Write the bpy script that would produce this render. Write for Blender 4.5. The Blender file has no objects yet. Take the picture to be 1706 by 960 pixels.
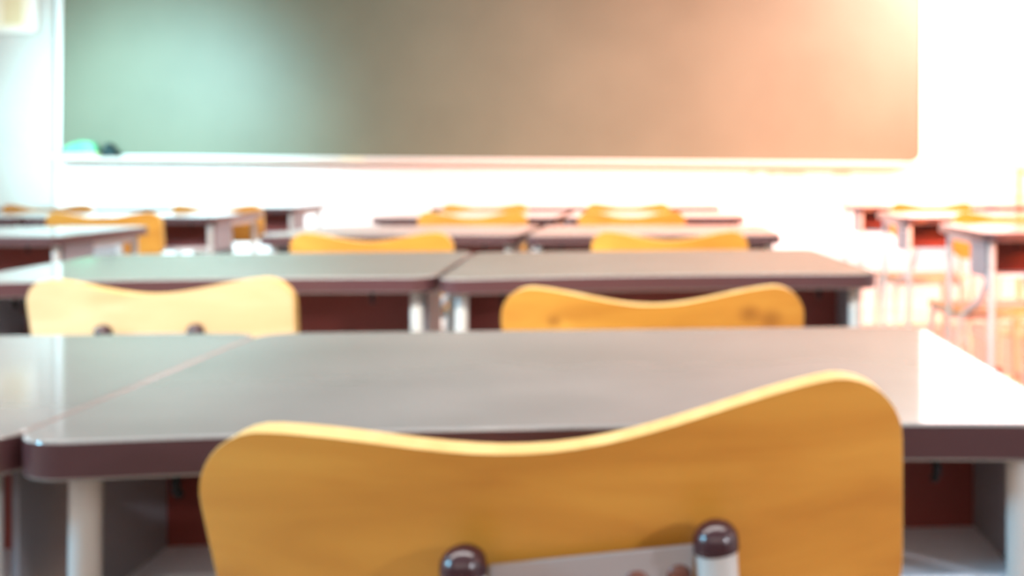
import bpy, bmesh, math, random
from mathutils import Vector, Matrix
random.seed(4)
S = bpy.context.scene
COL = S.collection
PI = math.pi
R = math.radians

# ------------------------------------------------------------------ materials
def mat(name, col, rough=0.5, spec=0.5, metal=0.0, coat=0.0):
    m = bpy.data.materials.new(name); m.use_nodes = True
    b = m.node_tree.nodes['Principled BSDF']
    b.inputs['Base Color'].default_value = (*col, 1)
    b.inputs['Roughness'].default_value = rough
    b.inputs['Specular IOR Level'].default_value = spec
    b.inputs['Metallic'].default_value = metal
    b.inputs['Coat Weight'].default_value = coat
    return m

def mottled(name, c1, c2, scale, rough=0.5, spec=0.5, stretch=(1, 1, 1), detail=4, bump=0.0, lo=.35, hi=.65):
    m = mat(name, c1, rough, spec)
    nt = m.node_tree; b = nt.nodes['Principled BSDF']
    tc = nt.nodes.new('ShaderNodeTexCoord'); mp = nt.nodes.new('ShaderNodeMapping')
    mp.inputs['Scale'].default_value = stretch
    nz = nt.nodes.new('ShaderNodeTexNoise'); nz.inputs['Scale'].default_value = scale
    nz.inputs['Detail'].default_value = detail
    rp = nt.nodes.new('ShaderNodeValToRGB')
    rp.color_ramp.elements[0].position = lo; rp.color_ramp.elements[0].color = (*c1, 1)
    rp.color_ramp.elements[1].position = hi; rp.color_ramp.elements[1].color = (*c2, 1)
    nt.links.new(tc.outputs['Object'], mp.inputs['Vector'])
    nt.links.new(mp.outputs['Vector'], nz.inputs['Vector'])
    nt.links.new(nz.outputs['Fac'], rp.inputs['Fac'])
    nt.links.new(rp.outputs['Color'], b.inputs['Base Color'])
    if bump:
        bp = nt.nodes.new('ShaderNodeBump'); bp.inputs['Strength'].default_value = bump
        nt.links.new(nz.outputs['Fac'], bp.inputs['Height'])
        nt.links.new(bp.outputs['Normal'], b.inputs['Normal'])
    return m

def wood(name, dark, mid, light, rough=0.4):
    m = mat(name, mid, rough, .4)
    nt = m.node_tree; b = nt.nodes['Principled BSDF']
    tc = nt.nodes.new('ShaderNodeTexCoord'); mp = nt.nodes.new('ShaderNodeMapping')
    mp.inputs['Scale'].default_value = (2.2, 9, 16)
    mp.inputs['Rotation'].default_value = (0, R(6), 0)
    oi = nt.nodes.new('ShaderNodeObjectInfo')
    ad = nt.nodes.new('ShaderNodeVectorMath'); ad.operation = 'ADD'
    sc = nt.nodes.new('ShaderNodeMath'); sc.operation = 'MULTIPLY'; sc.inputs[1].default_value = 9.0
    nz = nt.nodes.new('ShaderNodeTexNoise'); nz.inputs['Scale'].default_value = 2.0
    nz.inputs['Detail'].default_value = 6; nz.inputs['Distortion'].default_value = .7
    rp = nt.nodes.new('ShaderNodeValToRGB')
    e = rp.color_ramp.elements
    e[0].position = .3; e[0].color = (*dark, 1)
    e[1].position = .72; e[1].color = (*light, 1)
    k = e.new(.5); k.color = (*mid, 1)
    nt.links.new(tc.outputs['Object'], mp.inputs['Vector'])
    nt.links.new(oi.outputs['Random'], sc.inputs[0])
    nt.links.new(mp.outputs['Vector'], ad.inputs[0]); nt.links.new(sc.outputs[0], ad.inputs[1])
    nt.links.new(ad.outputs[0], nz.inputs['Vector'])
    nt.links.new(nz.outputs['Fac'], rp.inputs['Fac'])
    nt.links.new(rp.outputs['Color'], b.inputs['Base Color'])
    return m

M = {}
M['ply'] = wood('chair_plywood', (.45, .180, .024), (.54, .235, .034), (.62, .295, .048), .38)
def knots(m, spots):
    """dark knots at fixed places of the board: (x, z, radius)"""
    nt = m.node_tree; b = nt.nodes['Principled BSDF']
    tc = nt.nodes.new('ShaderNodeTexCoord')
    src = b.inputs['Base Color'].links[0].from_socket
    for (x, z, r) in spots:
        sep = nt.nodes.new('ShaderNodeVectorMath'); sep.operation = 'MULTIPLY'; sep.inputs[1].default_value = (1, 0, 1.25)
        d = nt.nodes.new('ShaderNodeVectorMath'); d.operation = 'DISTANCE'; d.inputs[1].default_value = (x, 0, z*1.25)
        rp = nt.nodes.new('ShaderNodeMapRange'); rp.inputs['From Min'].default_value = r*.25; rp.inputs['From Max'].default_value = r
        rp.inputs['To Min'].default_value = .6; rp.inputs['To Max'].default_value = 0
        mx = nt.nodes.new('ShaderNodeMix'); mx.data_type = 'RGBA'; mx.inputs['B'].default_value = (.24, .075, .012, 1)
        nt.links.new(tc.outputs['Object'], sep.inputs[0]); nt.links.new(sep.outputs[0], d.inputs[0])
        nt.links.new(d.outputs['Value'], rp.inputs['Value']); nt.links.new(rp.outputs['Result'], mx.inputs['Factor'])
        nt.links.new(src, mx.inputs['A']); src = mx.outputs['Result']
    nt.links.new(src, b.inputs['Base Color'])
    return m
M['knotty'] = knots(wood('knotty_plywood', (.45, .180, .024), (.54, .235, .034), (.62, .295, .048), .38), [(-.115, .728, .012), (.112, .735, .018), (.137, .727, .020)])
M['birch'] = wood('pale_birch_plywood', (.55, .37, .19), (.62, .44, .24), (.68, .50, .29), .38)  # chair plywood made paler, haze put into its colour
M['ply_edge'] = mottled('plywood_edge', (.54, .34, .10), (.62, .42, .15), 30, .45, .4, (1, 1, 14))
M['top'] = mottled('desk_laminate', (.185, .180, .172), (.235, .225, .215), 7, .075, .55, (1, 1, 1), 6, 0, .3, .7)
M['top_edge'] = mat('desk_edge_band', (.064, .026, .029), .3, .5)
M['box'] = mat('book_box_paint', (.230, .050, .040), .45, .3)
M['cheek'] = mat('book_box_side_paint', (.24, .24, .27), .4, .4)
M['box_floor'] = mat('book_box_bottom', (.74, .74, .80), .4, .4)
M['leg'] = mat('light_painted_steel', (.48, .485, .48), .28, .5)
M['cap'] = mat('dark_plastic_cap', (.030, .007, .012), .22, .6)
M['plate'] = mat('grey_steel_plate', (.40, .375, .38), .38, .5, .35)
M['rivet'] = mat('brown_rivet', (.17, .050, .030), .4, .5)
M['black'] = mat('black_plastic', (.008, .008, .010), .7, .15)
M['wall'] = mottled('white_wall_paint', (.84, .84, .83), (.87, .87, .86), 3, .8, .2)
M['pier'] = mottled('pale_grey_wall_paint', (.47, .465, .425), (.50, .495, .455), 3, .7, .2)
M['back'] = mottled('back_wall_paint', (.40, .37, .33), (.44, .41, .37), 3, .8, .2)
M['trim'] = mat('white_trim', (.83, .83, .82), .5, .3)
M['ceiling'] = mat('ceiling_paint', (.85, .85, .84), .9, .1)
M['floor'] = mottled('floor_tiles', (.30, .22, .18), (.36, .27, .225), 5, .3, .5)
M['board'] = mottled('blackboard_surface', (.124, .132, .090), (.138, .146, .100), 2.2, .46, .22, (1, 1, 1), 5)
M['frame'] = mat('pale_aluminium', (.76, .77, .74), .4, .5, .1)
M['tray'] = mat('tray_aluminium', (.70, .64, .56), .42, .5, .1)
M['chalk'] = mat('yellowish_chalk', (.86, .84, .52), .9, .1)
M['green'] = mottled('pale_green_cloth', (.10, .42, .22), (.18, .50, .28), 14, .9, .1)
M['cloth_under'] = mat('pale_yellow_felt', (.46, .52, .26), .9, .1)
M['dark_felt'] = mat('dark_felt', (.018, .035, .036), .9, .2)
M['paper'] = mat('cream_paper', (.78, .71, .54), .8, .2)
M['paper_mark'] = mat('tan_patch', (.66, .56, .34), .8, .2)
M['notice_frame'] = mat('cream_frame', (.76, .75, .68), .5, .3)
M['stand'] = mat('tan_stand_tube', (.70, .42, .20), .4, .5)
M['white'] = mat('white_plastic', (.82, .80, .80), .4, .5)
M['window'] = mat('window_frame_paint', (.8, .8, .79), .5, .4)
M['stain'] = mat('pink_paint_chip', (.80, .52, .46), .8, .2)

# ------------------------------------------------------------------ mesh helpers
def link(name, bm, mats, parent=None, smooth=None, bevel=0.0, segs=2):
    me = bpy.data.meshes.new(name)
    bmesh.ops.recalc_face_normals(bm, faces=bm.faces[:])
    bm.to_mesh(me); bm.free()
    for m in (mats if isinstance(mats, (list, tuple)) else [mats]): me.materials.append(m)
    o = bpy.data.objects.new(name, me); COL.objects.link(o)
    if smooth is not None:
        for p in me.polygons: p.use_smooth = True
        me.set_sharp_from_angle(angle=R(smooth))
    if parent: o.parent = parent
    if bevel:
        b = o.modifiers.new('bevel', 'BEVEL'); b.width = bevel; b.segments = segs; b.limit_method = 'ANGLE'
    return o

def add_box(bm, x0, x1, y0, y1, z0, z1, mi=0):
    v = [bm.verts.new((x, y, z)) for z in (z0, z1) for y in (y0, y1) for x in (x0, x1)]
    for q in ((0, 1, 3, 2), (4, 6, 7, 5), (0, 4, 5, 1), (2, 3, 7, 6), (0, 2, 6, 4), (1, 5, 7, 3)):
        bm.faces.new([v[i] for i in q]).material_index = mi

def add_tube(bm, pts, r, n=14, cap=True, mi=0):
    pts = [Vector(p) for p in pts]
    rs = r if isinstance(r, (list, tuple)) else [r]*len(pts)
    rings = []; up = None
    for i, p in enumerate(pts):
        a = pts[max(i-1, 0)]; b = pts[min(i+1, len(pts)-1)]
        t = (b-a).normalized()
        if up is None: up = t.orthogonal().normalized()
        u = (up - t*up.dot(t)).normalized(); up = u
        w = t.cross(u)
        rings.append([bm.verts.new(p + (u*math.cos(2*PI*k/n) + w*math.sin(2*PI*k/n))*rs[i]) for k in range(n)])
    for a, b in zip(rings, rings[1:]):
        for k in range(n):
            bm.faces.new((a[k], a[(k+1) % n], b[(k+1) % n], b[k])).material_index = mi
    if cap:
        bm.faces.new(rings[0]).material_index = mi; bm.faces.new(rings[-1]).material_index = mi

def curve_pts(pts, sub=6):
    """Catmull-Rom through the points"""
    P = [Vector(p) for p in pts]; out = []
    for i in range(len(P)-1):
        p0 = P[max(i-1, 0)]; p1 = P[i]; p2 = P[i+1]; p3 = P[min(i+2, len(P)-1)]
        for k in range(sub):
            t = k/sub
            out.append(.5*((2*p1) + (p2-p0)*t + (2*p0-5*p1+4*p2-p3)*t*t + (3*p1-p0-3*p2+p3)*t**3))
    out.append(P[-1]); return out

def rounded_rect(x0, x1, y0, y1, rad, n=7):
    """rad: one radius or four (x0y0, x1y0, x1y1, x0y1)"""
    rr = rad if isinstance(rad, (list, tuple)) else [rad]*4
    out = []
    for (cx, cy, a0, r) in ((x0, y0, 180, rr[0]), (x1, y0, 270, rr[1]), (x1, y1, 0, rr[2]), (x0, y1, 90, rr[3])):
        sx = 1 if cx == x0 else -1; sy = 1 if cy == y0 else -1
        for k in range(n+1):
            a = R(a0 + 90*k/n)
            out.append((cx + sx*r + r*math.cos(a), cy + sy*r + r*math.sin(a)))
    return out

def add_prism(bm, outline, lo, hi, axis='z', mi_cap=0, mi_side=0):
    def P(a, b, c):
        return (a, b, c) if axis == 'z' else (a, c, b)
    A = [bm.verts.new(P(a, b, lo)) for a, b in outline]; B = [bm.verts.new(P(a, b, hi)) for a, b in outline]
    bm.faces.new(A).material_index = mi_cap; bm.faces.new(B).material_index = mi_cap
    n = len(A)
    for k in range(n):
        bm.faces.new((A[k], A[(k+1) % n], B[(k+1) % n], B[k])).material_index = mi_side

def add_dome(bm, c, r, h, drop=0.006, n=16, m=5, mi=0):
    """a cap: short cylinder with a rounded top"""
    prof = [(r, -drop)] + [(r*math.cos(R(90)*k/m), h*math.sin(R(90)*k/m)) for k in range(m)]
    rings = [[bm.verts.new((c[0]+q*math.cos(2*PI*k/n), c[1]+q*math.sin(2*PI*k/n), c[2]+z)) for k in range(n)] for q, z in prof]
    for a, b in zip(rings, rings[1:]):
        for k in range(n): bm.faces.new((a[k], a[(k+1) % n], b[(k+1) % n], b[k])).material_index = mi
    t = bm.verts.new((c[0], c[1], c[2]+h))
    for k in range(n): bm.faces.new((rings[-1][k], rings[-1][(k+1) % n], t)).material_index = mi
    bm.faces.new(rings[0]).material_index = mi

def tag(o, label, cat, group=None):
    o['label'] = label; o['category'] = cat
    if group: o['group'] = group
    return o
def thing(name, label, cat, loc=(0, 0, 0), rz=0, group=None):
    o = bpy.data.objects.new(name, None); COL.objects.link(o); o.empty_display_size = .1
    o.location = loc; o.rotation_euler = (0, 0, rz)
    return tag(o, label, cat, group)
def struct(name, bm, m, parent=None, bevel=0):
    o = link(name, bm, m, parent, bevel=bevel); o['kind'] = 'structure'; return o
def copy_tree(o, parent=None):
    c = o.copy(); COL.objects.link(c)
    if parent: c.parent = parent
    for ch in list(o.children): copy_tree(ch, c)
    return c

# ------------------------------------------------------------------ the room
XL, XR, YB, YF, ZC = -4.3, 3.0, -2.6, 6.0, 3.1
bm = bmesh.new(); add_box(bm, XL-.12, XR+.12, YB-.12, YF+.12, -.1, 0); struct('floor', bm, M['floor'])
bm = bmesh.new(); add_box(bm, XL-.12, XR+.12, YB-.12, YF+.12, ZC, ZC+.1); struct('ceiling', bm, M['ceiling'])
bm = bmesh.new(); add_box(bm, XL-.12, XR+.12, YF, YF+.12, 0, ZC); struct('wall_front', bm, M['wall'])
bm = bmesh.new(); add_box(bm, XL-.12, XR+.12, YB-.12, YB, 0, ZC); struct('wall_back', bm, M['back'])
bm = bmesh.new(); add_box(bm, XL, -3.435, YF-.035, YF, 0, ZC); struct('wall_pier', bm, M['pier'], bevel=.004)
bm = bmesh.new(); add_box(bm, -3.433, XR, YF-.012, YF, .755, .776); struct('trim_1', bm, M['trim'], bevel=.003)
bm = bmesh.new(); add_box(bm, -3.433, XR, YF-.014, YF, 0, .11); struct('baseboard_front', bm, M['trim'], bevel=.003)

def side_wall(side, x, spans, z0, z1):
    xo = x-.12 if side == 'left' else x+.12
    a, b = min(x, xo), max(x, xo)
    bm = bmesh.new()
    add_box(bm, a, b, YB, YF, 0, z0); add_box(bm, a, b, YB, YF, z1, ZC)
    edges = [YB] + [q for s in spans for q in s] + [YF]
    for k in range(0, len(edges), 2):
        if edges[k+1]-edges[k] > .01: add_box(bm, a, b, edges[k], edges[k+1], z0, z1)
    struct('wall_'+side, bm, M['wall'])
    return a, b
def unseen_window(n, xa, xb, y0, y1, z0, z1):
    bm = bmesh.new(); xm = (xa+xb)/2
    for (p, q, r, s) in ((y0, y1, z0, z0+.05), (y0, y1, z1-.05, z1), (y0, y0+.05, z0+.05, z1-.05), (y1-.05, y1, z0+.05, z1-.05),
                         ((y0+y1)/2-.02, (y0+y1)/2+.02, z0+.05, z1-.05)):
        add_box(bm, xm-.025, xm+.025, p, q, r, s)
    struct('window_%d' % n, bm, M['window'])
wl = [(-1.9, .1), (.5, 2.5), (2.9, 4.9)]  # unseen side windows, invented to account for the coloured light
a, b = side_wall('left', XL, wl, .95, 2.75)
for i, s in enumerate(wl): unseen_window(1+i, a, b, s[0], s[1], .95, 2.75)
wr = [(-1.7, .5), (.9, 3.1), (3.5, 5.7)]
a, b = side_wall('right', XR, wr, .95, 2.75)
for i, s in enumerate(wr): unseen_window(4+i, a, b, s[0], s[1], .95, 2.75)

# ------------------------------------------------------------------ blackboard
bx0, bx1, bz0, bz1 = -3.412, 1.530, 0.0, 1.25
tilt = R(.5)
board = thing('blackboard', 'wide green blackboard with a thin pale frame on the front wall', 'blackboard', (bx0, YF-.003, .992), 0)
board.rotation_euler = (0, tilt, 0)
W = bx1-bx0
bm = bmesh.new(); add_prism(bm, rounded_rect(.012, W-.010, .012, bz1-.012, [.01, .065, .065, .01]), -.026, -.004, 'y')
link('writing_surface', bm, M['board'], board)
out = rounded_rect(0, W, 0, bz1, [.012, .075, .075, .012]); inn = rounded_rect(.022, W-.012, .010, bz1-.02, [.008, .062, .062, .008])
bm = bmesh.new(); n = len(out); vs = []
for y in (-.034, -.001):
    vs.append(([bm.verts.new((p[0], y, p[1])) for p in out], [bm.verts.new((p[0], y, p[1])) for p in inn]))
for k in range(n):
    j = (k+1) % n
    (o0, i0), (o1, i1) = vs
    bm.faces.new((o0[k], o0[j], i0[j], i0[k])); bm.faces.new((o1[k], o1[j], i1[j], i1[k]))
    bm.faces.new((o0[k], o0[j], o1[j], o1[k])); bm.faces.new((i0[k], i0[j], i1[j], i1[k]))
link('frame', bm, M['frame'], board)
# chalk tray: an upturned lip profile, stopping short of the right end
prof = [(-.001, -.002), (-.001, -.020), (-.105, -.024), (-.112, -.004), (-.106, -.003), (-.101, -.016), (-.010, -.012), (-.010, -.002)]
bm = bmesh.new(); x0, x1 = .03, W-.13
A = [bm.verts.new((x0, y, z)) for y, z in prof]; B = [bm.verts.new((x1, y, z)) for y, z in prof]
bm.faces.new(A); bm.faces.new(B)
for k in range(len(prof)): bm.faces.new((A[k], A[(k+1) % len(A)], B[(k+1) % len(A)], B[k]))
link('chalk_tray', bm, M['tray'], board)
def on_tray(x, dy=-.068):            # a point on the tray floor, at world x
    s = x-bx0
    return (x, YF-.003+dy, .992 - math.sin(tilt)*s - .0112)

# pale green duster: a low wedge of cloth over a yellowish felt pad
d = thing('board_duster', 'pale green duster lying at the left end of the chalk tray', 'duster', on_tray(-3.265), 0)
bm = bmesh.new(); add_prism(bm, [(-.145, 0), (.105, 0), (.118, .016), (.105, .030), (-.110, .030), (-.145, .014)], -.030, .030, 'y')
link('felt_pad', bm, M['cloth_under'], d, bevel=.006)
bm = bmesh.new(); add_prism(bm, [(-.115, .030), (.100, .030), (.096, .060), (.070, .092), (.010, .096), (-.045, .080), (-.090, .052)], -.027, .027, 'y')
link('cloth_cover', bm, M['green'], d, bevel=.010, segs=3)
d = thing('board_eraser', 'small dark eraser leaning beside the pale green duster on the chalk tray', 'eraser', on_tray(-3.105), 0)
bm = bmesh.new(); add_prism(bm, [(-.040, .020), (-.012, .088), (.004, .086), (.052, .020), (.045, .010), (-.030, .010)], -.025, .025, 'y')
link('felt', bm, M['dark_felt'], d, bevel=.005)
bm = bmesh.new(); add_prism(bm, [(-.034, 0), (.052, 0), (.052, .012), (-.036, .012)], -.026, .026, 'y')
link('back', bm, M['black'], d, bevel=.002)
bm = bmesh.new(); q = on_tray(-1.77); add_tube(bm, [(-.065, 0, 0), (.062, 0, 0), (.065, 0, 0)], [.0085, .0085, .006], 12)
c = link('chalk_stick', bm, M['chalk'], smooth=40); c.location = (q[0], q[1], q[2]+.0078); c.rotation_euler = (0, tilt, R(4))
tag(c, 'yellowish stick of chalk lying on the chalk tray under the blackboard', 'chalk')

# cream notice at the far left of the front wall
nb = thing('notice_board', 'cream framed notice with tan patches on the wall left of the blackboard', 'notice', (-3.72, YF-.037, 1.68), 0)
bm = bmesh.new(); add_prism(bm, rounded_rect(-.215, .215, 0, .26, .03), -.020, 0, 'y'); link('frame', bm, M['notice_frame'], nb, bevel=.004)
bm = bmesh.new(); add_prism(bm, rounded_rect(-.175, .175, .03, .23, .01), -.024, -.018, 'y'); link('sheet', bm, M['paper'], nb)
for x in (-.05, .085):
    bm = bmesh.new(); add_prism(bm, rounded_rect(x-.05, x+.05, .05, .20, .012), -.0262, -.022, 'y'); link('patch', bm, M['paper_mark'], nb)
# paint chips under the right half of the board
for i, (x, w) in enumerate(((.52, .02), (.64, .035), (.76, .075), (1.05, .055))):
    bm = bmesh.new(); add_prism(bm, rounded_rect(-w, w, -.012, .012, .011), -.003, 0, 'y')
    o = link('paint_chip', bm, M['stain']); o.location = (x, YF, .895); o['kind'] = 'structure'; o.name = 'trim_%d' % (2+i)
# slim stand with a round head near the right wall
st = thing('slim_stand', 'slim tan stand with a round white head near the front wall at the right', 'stand', (1.985, 5.6, 0))
bm = bmesh.new(); add_tube(bm, [(0, 0, .02), (0, 0, .90)], .014, 12); link('pole', bm, M['stand'], st, smooth=40)
bm = bmesh.new(); add_tube(bm, [(0, 0, 0), (0, 0, .012), (0, 0, .024)], [.14, .135, .03], 28); link('base', bm, M['stand'], st, smooth=40)
bm = bmesh.new(); add_tube(bm, curve_pts([(0, 0, .895), (.05, 0, .905), (.12, 0, .90), (.16, 0, .92)]), .010, 10); link('arm', bm, M['stand'], st, smooth=40)
bm = bmesh.new(); bmesh.ops.create_uvsphere(bm, u_segments=24, v_segments=14, radius=.045)
h = link('head', bm, M['white'], st, smooth=60); h.location = (-.012, -.01, .945)

# ------------------------------------------------------------------ desk
TOP = .75
def make_desk():
    d = thing('school_desk', 'x', 'desk')
    hw, hd = .306, .23
    ol = rounded_rect(-hw, hw, -hd, hd, .032, 9)
    xe = hw-.032                                  # the front edge is cut slightly hollow
    ol[10:10] = [(xe*(-1+2*k/14), -hd + .016*(1-(-1+2*k/14)**2)) for k in range(1, 14)]
    bm = bmesh.new(); add_prism(bm, ol, TOP-.023, TOP, 'z', 0, 1)
    t = link('tabletop', bm, [M['top'], M['top_edge']], d, smooth=35, bevel=.0018); t.modifiers[0].material = 0
    # open dark book box: back, two sides, pale bottom sheet with a rolled front lip
    x, y0, y1, z0, z1, tk = .290, -.176, -.045, .632, TOP-.0235, .004
    bm = bmesh.new()
    add_box(bm, -x+tk, x-tk, y1-tk, y1, z0, z1)
    b = link('book_box', bm, M['box'], d)
    for sx in (-1, 1):
        bm = bmesh.new(); add_box(bm, sx*(x-tk/2)-tk/2, sx*(x-tk/2)+tk/2, y0, y1, z0, z1); link('side_panel', bm, M['cheek'], b)
    bm = bmesh.new(); add_box(bm, -x+tk, x-tk, y0, y1-tk, z0, z0+tk)
    add_tube(bm, [(-x+tk, y0+.004, z0+.004), (x-tk, y0+.004, z0+.004)], .006, 10)
    link('bottom_sheet', bm, M['box_floor'], b)
    bm = bmesh.new()
    for sx in (-1, 1): add_box(bm, sx*.278-.007, sx*.278+.007, -.040, .178, TOP-.041, TOP-.0232)
    add_box(bm, -.258, .258, .180, .200, TOP-.041, TOP-.0232)
    link('apron_rail', bm, M['leg'], d, bevel=.002)
    for sx in (-1, 1):
        for sy in (-1, 1):
            bm = bmesh.new()
            add_tube(bm, [(sx*.278, sy*.190, TOP-.0232), (sx*.279, sy*.191, .60), (sx*.288, sy*.206, .02)], [.0090, .0090, .0090], 14)
            l = link('leg', bm, M['leg'], d, smooth=40)
            bm = bmesh.new(); add_tube(bm, [(sx*.288, sy*.206, 0), (sx*.288, sy*.206, .034)], [.0130, .0110], 14)
            link('foot_cap', bm, M['black'], l, smooth=40)
        bm = bmesh.new(); add_tube(bm, [(sx*.282, -.204, .16), (sx*.282, .204, .16)], .010, 12)
        link('side_rail', bm, M['leg'], d, smooth=40)
        bm = bmesh.new(); add_tube(bm, curve_pts([(sx*.222, -.196, .728), (sx*.222, -.203, .724), (sx*.222, -.205, .716), (sx*.222, -.200, .711)]), .0028, 10)
        link('bag_hook', bm, M['black'], d, smooth=40)
    bm = bmesh.new(); add_tube(bm, [(-.283, .205, .12), (.283, .205, .12)], .010, 12); link('foot_rail', bm, M['leg'], d, smooth=40)
    return d

# ------------------------------------------------------------------ chair
def make_chair(ply, roll=0.0, lift=0.0, shift=0.0, post_shift=0.0):
    """origin on the floor under the seat, sitter faces +Y; roll/lift bend the back and its posts"""
    def bend(o, ps=0.0):
        if not (roll or lift or shift): return
        for v in o.data.vertices:
            t = max(0.0, min(1.0, (v.co.z-.46)/.20)); t = t*t*(3-2*t)
            if v.co.y > -.10: t = 0
            a = roll*t; dx, dz = v.co.x, v.co.z-.70
            v.co.x = dx*math.cos(a) - dz*math.sin(a) + (shift+ps)*t; v.co.z = .70 + dx*math.sin(a) + dz*math.cos(a) + lift*t
    c = thing('school_chair', 'x', 'chair')
    # plywood back: columns of a curved sheet with a dipped top edge and rounded shoulders
    HW, XP, RAD, ZP, ZV, ZB, TH, LEAN = .178, .140, .038, .767, .747, .615, .020, .22
    def top(x):
        x = abs(x)
        if x <= XP:
            return ZV + (ZP-ZV)*(.5-.5*math.cos(PI*(x/XP)))*.75 + (ZP-ZV)*.25*(x/XP)**2
        return ZP - RAD + math.sqrt(max(RAD*RAD-(x-XP)**2, 0))
    def bot(x):
        x = abs(x); r = .045; xb = HW-r
        return ZB if x <= xb else ZB + r - math.sqrt(max(r*r-(x-xb)**2, 0))
    NX, NZ = 45, 12
    bm = bmesh.new(); G = {}
    for s in (0, 1):
        for i in range(NX):
            u = -1+2*i/(NX-1); x = HW*math.sin(u*PI/2)
            for k in range(NZ):
                z = bot(x) + (top(x)-bot(x))*k/(NZ-1)
                xx = x*(1 - .03*max(0, (.745-z)/.185)**1.2)
                y = -.200 + .026*(x/HW)**2 - LEAN*(z-.70)
                G[s, i, k] = bm.verts.new((xx, y - (TH if s == 0 else 0), z))
    def q(a, b, d_, e, mi): bm.faces.new((a, b, d_, e)).material_index = mi
    for s in (0, 1):
        for i in range(NX-1):
            for k in range(NZ-1): q(G[s, i, k], G[s, i+1, k], G[s, i+1, k+1], G[s, i, k+1], 0)
    for i in range(NX-1):
        for k in (0, NZ-1): q(G[0, i, k], G[0, i+1, k], G[1, i+1, k], G[1, i, k], 1)
    for k in range(NZ-1):
        for i in (0, NX-1): q(G[0, i, k], G[0, i, k+1], G[1, i, k+1], G[1, i, k], 1)
    o = link('backrest', bm, [ply, M['ply_edge']], c, smooth=50, bevel=.006, segs=3); o.modifiers[0].material = 1; o.modifiers[0].angle_limit = R(50); bend(o)
    # seat
    bm = bmesh.new(); G = {}; NXs, NYs = 21, 17
    for s in (0, 1):
        for i in range(NXs):
            for k in range(NYs):
                u = -1+2*i/(NXs-1); v = -1+2*k/(NYs-1)
                x = .170*u*math.sqrt(1-.10*v*v*abs(u)); y = .01+.185*v*math.sqrt(1-.10*u*u*abs(v))
                z = .447 - .010*(1-u*u)*(1-v*v) - (.018*max(0, v-.55)**2/.2) + .006*max(0, -v-.3)
                G[s, i, k] = bm.verts.new((x, y, z - (.011 if s == 0 else 0)))
    for s in (0, 1):
        for i in range(NXs-1):
            for k in range(NYs-1): q(G[s, i, k], G[s, i+1, k], G[s, i+1, k+1], G[s, i, k+1], 0)
    for i in range(NXs-1):
        for k in (0, NYs-1): q(G[0, i, k], G[0, i+1, k], G[1, i+1, k], G[1, i, k], 1)
    for k in range(NYs-1):
        for i in (0, NXs-1): q(G[0, i, k], G[0, i, k+1], G[1, i, k+1], G[1, i, k], 1)
    link('seat', bm, [ply, M['ply_edge']], c, smooth=50)
    # steel frame
    py = lambda z: -.2345 - LEAN*(z-.70)
    bm = bmesh.new()
    add_tube(bm, [(-.145, -.145, .423), (.145, -.145, .423)], .0105, 12)
    add_tube(bm, [(-.145, .150, .417), (.145, .150, .417)], .0105, 12)
    for sx in (-1, 1): add_tube(bm, [(sx*.145, -.155, .423), (sx*.145, .160, .417)], .0105, 12)
    link('seat_frame', bm, M['leg'], c, smooth=40)
    for sx in (-1, 1):
        bm = bmesh.new()
        add_tube(bm, curve_pts([(sx*.060, py(.700), .700), (sx*.060, py(.64), .64), (sx*.062, py(.56), .56), (sx*.090, -.190, .48), (sx*.138, -.175, .43), (sx*.152, -.180, .36), (sx*.160, -.205, .18), (sx*.166, -.225, .02)], 6), .0100, 16)
        l = link('rear_leg', bm, M['leg'], c, smooth=40); bend(l, post_shift)
        bm = bmesh.new(); add_dome(bm, (sx*.060, py(.700), .700), .0112, .0095, .005); k = link('post_cap', bm, M['cap'], l, smooth=50); bend(k, post_shift)
        bm = bmesh.new(); add_tube(bm, [(sx*.166, -.225, 0), (sx*.166, -.225, .03)], [.0145, .0125], 14); link('foot_cap', bm, M['black'], l, smooth=40)
        bm = bmesh.new()
        add_tube(bm, curve_pts([(sx*.145, .155, .418), (sx*.152, .165, .36), (sx*.162, .178, .18), (sx*.168, .19, .02)], 5), .0108, 14)
        l = link('front_leg', bm, M['leg'], c, smooth=40)
        bm = bmesh.new(); add_tube(bm, [(sx*.168, .19, 0), (sx*.168, .19, .03)], [.0145, .0125], 14); link('foot_cap', bm, M['black'], l, smooth=40)
        bm = bmesh.new(); add_tube(bm, [(sx*.160, -.207, .17), (sx*.162, .178, .17)], .008, 12); link('stretcher', bm, M['leg'], c, smooth=40)
    # steel plate between the posts, screwed to the back
    bm = bmesh.new(); add_box(bm, -.050, .050, -.2265, -.2235, .565, .695)
    for v in bm.verts: v.co.y -= LEAN*(v.co.z-.70)
    p = link('bracket_plate', bm, M['plate'], c, bevel=.001)
    if roll or lift:
        bend(p, post_shift)
    for (x, z) in ((-.042, .679), (.020, .679), (.041, .680), (-.042, .60), (.041, .60)):
        bm = bmesh.new(); add_dome(bm, (0, 0, 0), .0062, .0032, .0005)
        for v in bm.verts: v.co = (v.co.x+x, -.2265-v.co.z - LEAN*(z-.70), v.co.y+z)
        r_ = link('rivet', bm, M['rivet'], p, smooth=50); bend(r_, post_shift)
    return c

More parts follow.
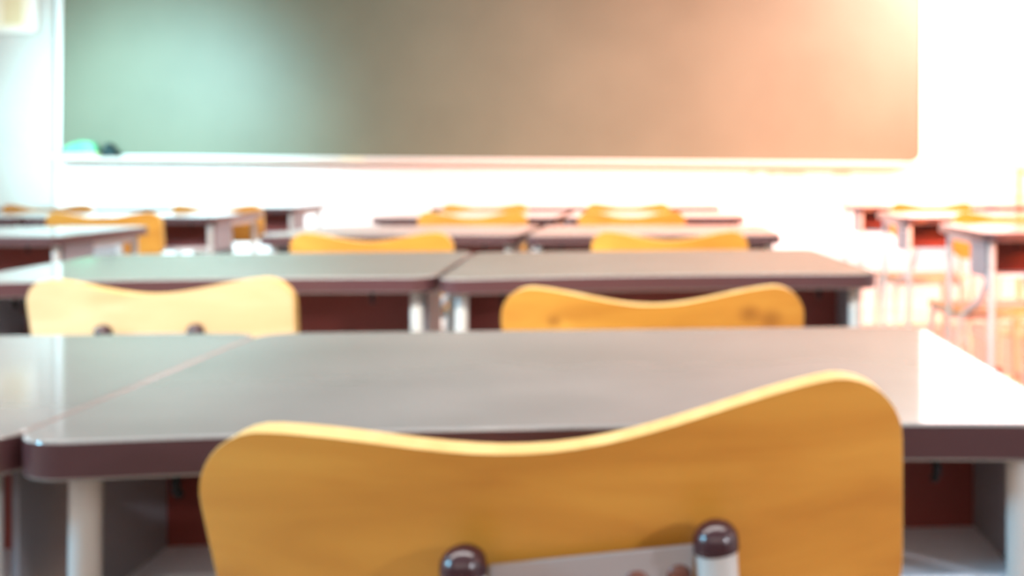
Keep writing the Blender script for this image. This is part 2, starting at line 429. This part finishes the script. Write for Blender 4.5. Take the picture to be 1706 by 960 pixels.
# ------------------------------------------------------------------ desks in the room: x, y of the front edge, yaw, depth scale, label
DESKS = [
 (-.060, .594, .6, (1.015, .84), 'nearest dark desk, its top filling the lower picture behind the nearest chair'),
 (-.6785, .590, .6, .84, 'desk at the lower left edge, joined to the left side of the nearest desk'),
 (-.015, 1.478, 4.0, (1.05, 1.06), 'second-row desk on the right of the seam, behind the knotty chair back'),
 (-.677, 1.466, 4.0, (1.08, 1.06), 'second-row desk on the left of the seam, behind the pale cream chair back'),
 (-.022, 2.440, 0, 1.0, 'third-row desk right of the seam, with one chair before it'),
 (-.655, 2.470, 0, .98, 'third-row desk left of the seam, its left end jutting past the chair'),
 (-.030, 3.440, 0, .98, 'fourth-row desk right of the seam in the middle block'),
 (-.668, 3.450, 0, .98, 'fourth-row desk left of the seam in the middle block'),
 (-.060, 4.420, 0, 1.0, 'farthest middle-block desk right of the seam, below the blackboard'),
 (-.694, 4.420, 0, 1.0, 'farthest middle-block desk left of the seam, below the blackboard'),
 (-1.730, 2.480, 1.5, 1.0, 'nearest desk of the left block, cut by the left picture edge'),
 (-1.838, 3.540, 2.5, 1.1, 'left-block desk in the middle row with a large dark open box'),
 (-1.895, 4.470, 2, 1.05, 'farthest left-block desk beside the aisle, slim legs against the white wall'),
 (-2.470, 3.560, 2, 1.0, 'left-block desk in the middle row at the left picture edge'),
 (-2.535, 4.480, 1.5, 1.0, 'farthest left-block desk at the left, below the notice'),
 (1.105, 2.490, 0, 1.0, 'nearest desk of the right block, at the right picture edge'),
 (1.108, 3.370, 0, 1.0, 'right-block desk in the middle row, beside the aisle'),
 (1.152, 4.440, 0, 1.0, 'farthest right-block desk beside the aisle, white legs lit strongly'),
 (1.775, 4.440, 0, 1.0, 'farthest right-block desk at the right, in front of the slim stand'),
]
dproto = make_desk()
for i, (x, y, yaw, sc, lab) in enumerate(DESKS):
    o = dproto if i == 0 else copy_tree(dproto)
    sx, sy = sc if isinstance(sc, tuple) else (1, sc)
    o.location = (x, y+.23*sy, 0); o.rotation_euler = (0, 0, R(yaw)); o.scale = (sx, sy, 1)
    tag(o, lab, 'desk', 'rows of two-tone school desks')

# ------------------------------------------------------------------ chairs: x, y of the back, yaw, label
CHAIRS = [
 (-.674, 1.425, 1.5, 'pale cream wooden chair in the second row at left, two dark caps showing'),
 (-.012, 1.215, -.5, 'yellow wooden chair in the second row at right, knots in its back'),
 (-.650, 2.330, 1.0, 'yellow wooden chair before the third-row desk left of the seam'),
 (.014, 2.330, -1.0, 'yellow wooden chair before the third-row desk right of the seam'),
 (-.626, 3.400, 0, 'yellow wooden chair before the fourth-row desk left of the seam'),
 (-.106, 3.400, 0, 'yellow wooden chair before the fourth-row desk right of the seam'),
 (-.735, 4.270, 0, 'farthest yellow wooden chair left of the seam in the middle block'),
 (-.150, 4.310, 0, 'farthest yellow wooden chair right of the seam in the middle block'),
 (-1.690, 2.390, 0, 'wooden chair at the nearest left-block desk, only its edge inside the picture'),
 (-1.815, 3.440, 2, 'tan wooden chair at the left-block desk with the large dark open box'),
 (-1.795, 4.230, 1, 'farthest left-block wooden chair nearest the aisle'),
 (-2.490, 4.300, 1, 'farthest left-block wooden chair at the left, below the notice'),
 (1.140, 4.300, 0, 'farthest right-block wooden chair, bright yellow in the light'),
 (1.112, 3.260, 0, 'right-block wooden chair in the middle row at the right picture edge'),
 (1.170, 2.420, 0, 'wooden chair at the nearest right-block desk, seat at the right edge'),
]
near = make_chair(M['ply'], R(4.5), .019, .012, .016)
near.location = (-.063, .724, 0)
tag(near, 'large nearest wooden chair with grey bracket plate, its back tilted up to the right', 'chair', 'plywood school chairs')
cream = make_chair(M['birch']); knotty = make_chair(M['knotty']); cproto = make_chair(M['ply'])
for i, (x, y, yaw, lab) in enumerate(CHAIRS):
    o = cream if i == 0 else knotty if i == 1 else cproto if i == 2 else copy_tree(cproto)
    a = R(yaw); o.rotation_euler = (0, 0, a)
    o.location = (x - math.sin(a)*.19, y+.19*math.cos(a), 0)
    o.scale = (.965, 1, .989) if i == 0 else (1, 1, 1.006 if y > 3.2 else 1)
    tag(o, lab, 'chair', 'plywood school chairs')

# ------------------------------------------------------------------ light
W_ = bpy.data.worlds.new('World'); S.world = W_; W_.use_nodes = True
bg = W_.node_tree.nodes['Background']; bg.inputs['Color'].default_value = (.93, .97, 1, 1); bg.inputs['Strength'].default_value = 2.0

def area(name, loc, aim, size, power, col, spread=180):
    l = bpy.data.lights.new(name, 'AREA'); l.energy = power; l.color = col; l.shape = 'RECTANGLE'
    l.size, l.size_y = size; l.spread = R(spread)
    o = bpy.data.objects.new(name, l); COL.objects.link(o); o.location = loc
    o.rotation_euler = (Vector(aim)-Vector(loc)).to_track_quat('-Z', 'Y').to_euler(); return o
def spot(name, loc, aim, angle, power, col, radius=.15, blend=1.0):
    l = bpy.data.lights.new(name, 'SPOT'); l.energy = power; l.color = col; l.spot_size = R(angle); l.spot_blend = blend
    l.shadow_soft_size = radius
    o = bpy.data.objects.new(name, l); COL.objects.link(o); o.location = loc
    o.rotation_euler = (Vector(aim)-Vector(loc)).to_track_quat('-Z', 'Y').to_euler(); return o

# ceiling tubes
for y, p in ((.75, 100), (3.6, 70)):
    area('ceiling_light', (-.6, y, 3.05), (-.6, y, 0), (4.2, .25), p, (1, .97, .95))
# added soft fill from the back of the room, no real source
area('back_daylight', (-.4, -2.4, 2.3), (-.4, 4.0, .9), (4.5, 1.2), 32, (1, .93, .88))
spot('ceiling_spot', (-.5, -1.6, 2.95), (-.35, 3.6, .6), 42, 1650, (1, .90, .76), .2)  # added spot, brightens the rows beyond the nearest chair
# added lamps inside the room for a flare tint: cool left, warm right
area('left_daylight', (-4.25, 2.4, 1.9), (0, 2.8, .9), (4.5, 1.7), 30, (.62, .88, 1))  # added cool fill from the left
spot('left_sky', (-3.9, -.4, 2.3), (-1.25, 1.8, .7), 84, 900, (.24, .70, 1), .3)  # added spot, blue tint on the left desks and chairs
spot('left_sky_gleam', (-3.3, 3.6, 1.8), (-2.88, 6.0, 1.10), 50, 1050, (.46, .84, .95), .3)  # added spot, teal patch on the board's left end
spot('back_window_light', (2.7, -1.6, 1.75), (.15, .70, .66), 18, 260, (.88, .92, 1), .1)  # added narrow spot, brightens the nearest desk's box floor
spot('low_sun', (2.8, -.5, 2.2), (1.75, 6.0, 1.0), 60, 4000, (1, .20, .08), .25)  # added spot, orange tint on the board's right half
spot('low_sun_on_desks', (2.6, .2, 1.4), (1.6, 3.9, .65), 56, 1700, (1, .20, .02), .2)  # added spot, orange tint on the right-block desks
spot('sun_glare', (2.4, 5.1, 2.75), (1.60, 6.0, 1.95), 72, 1000, (.95, .88, .95), .2)  # added spot, washes the board's upper right towards white

# ------------------------------------------------------------------ camera
f = 1700.0; th = R(3.5)
ppx, ppy = 1106 + f*math.tan(th), 287.5
cam = bpy.data.cameras.new('camera'); co = bpy.data.objects.new('camera', cam); COL.objects.link(co)
co.location = (0, 0, .90); co.rotation_euler = (R(90), 0, -th)
cam.sensor_fit = 'HORIZONTAL'; cam.sensor_width = 36; cam.lens = 36*f/1706
cam.shift_x = -(ppx-853)/1706; cam.shift_y = -(480-ppy)/1706
cam.clip_start = .02
cam.dof.use_dof = True; cam.dof.focus_distance = .12; cam.dof.aperture_fstop = 32
S.camera = co

v = S.view_settings; v.view_transform = 'Standard'; v.look = 'None'; v.gamma = 1; v.exposure = 0; v.use_curve_mapping = False
S.display_settings.display_device = 'sRGB'
cy = S.cycles
cy.use_denoising = True; cy.denoiser = 'OPENIMAGEDENOISE'; cy.max_bounces = 8; cy.diffuse_bounces = 4; cy.glossy_bounces = 4
cy.sample_clamp_indirect = 6
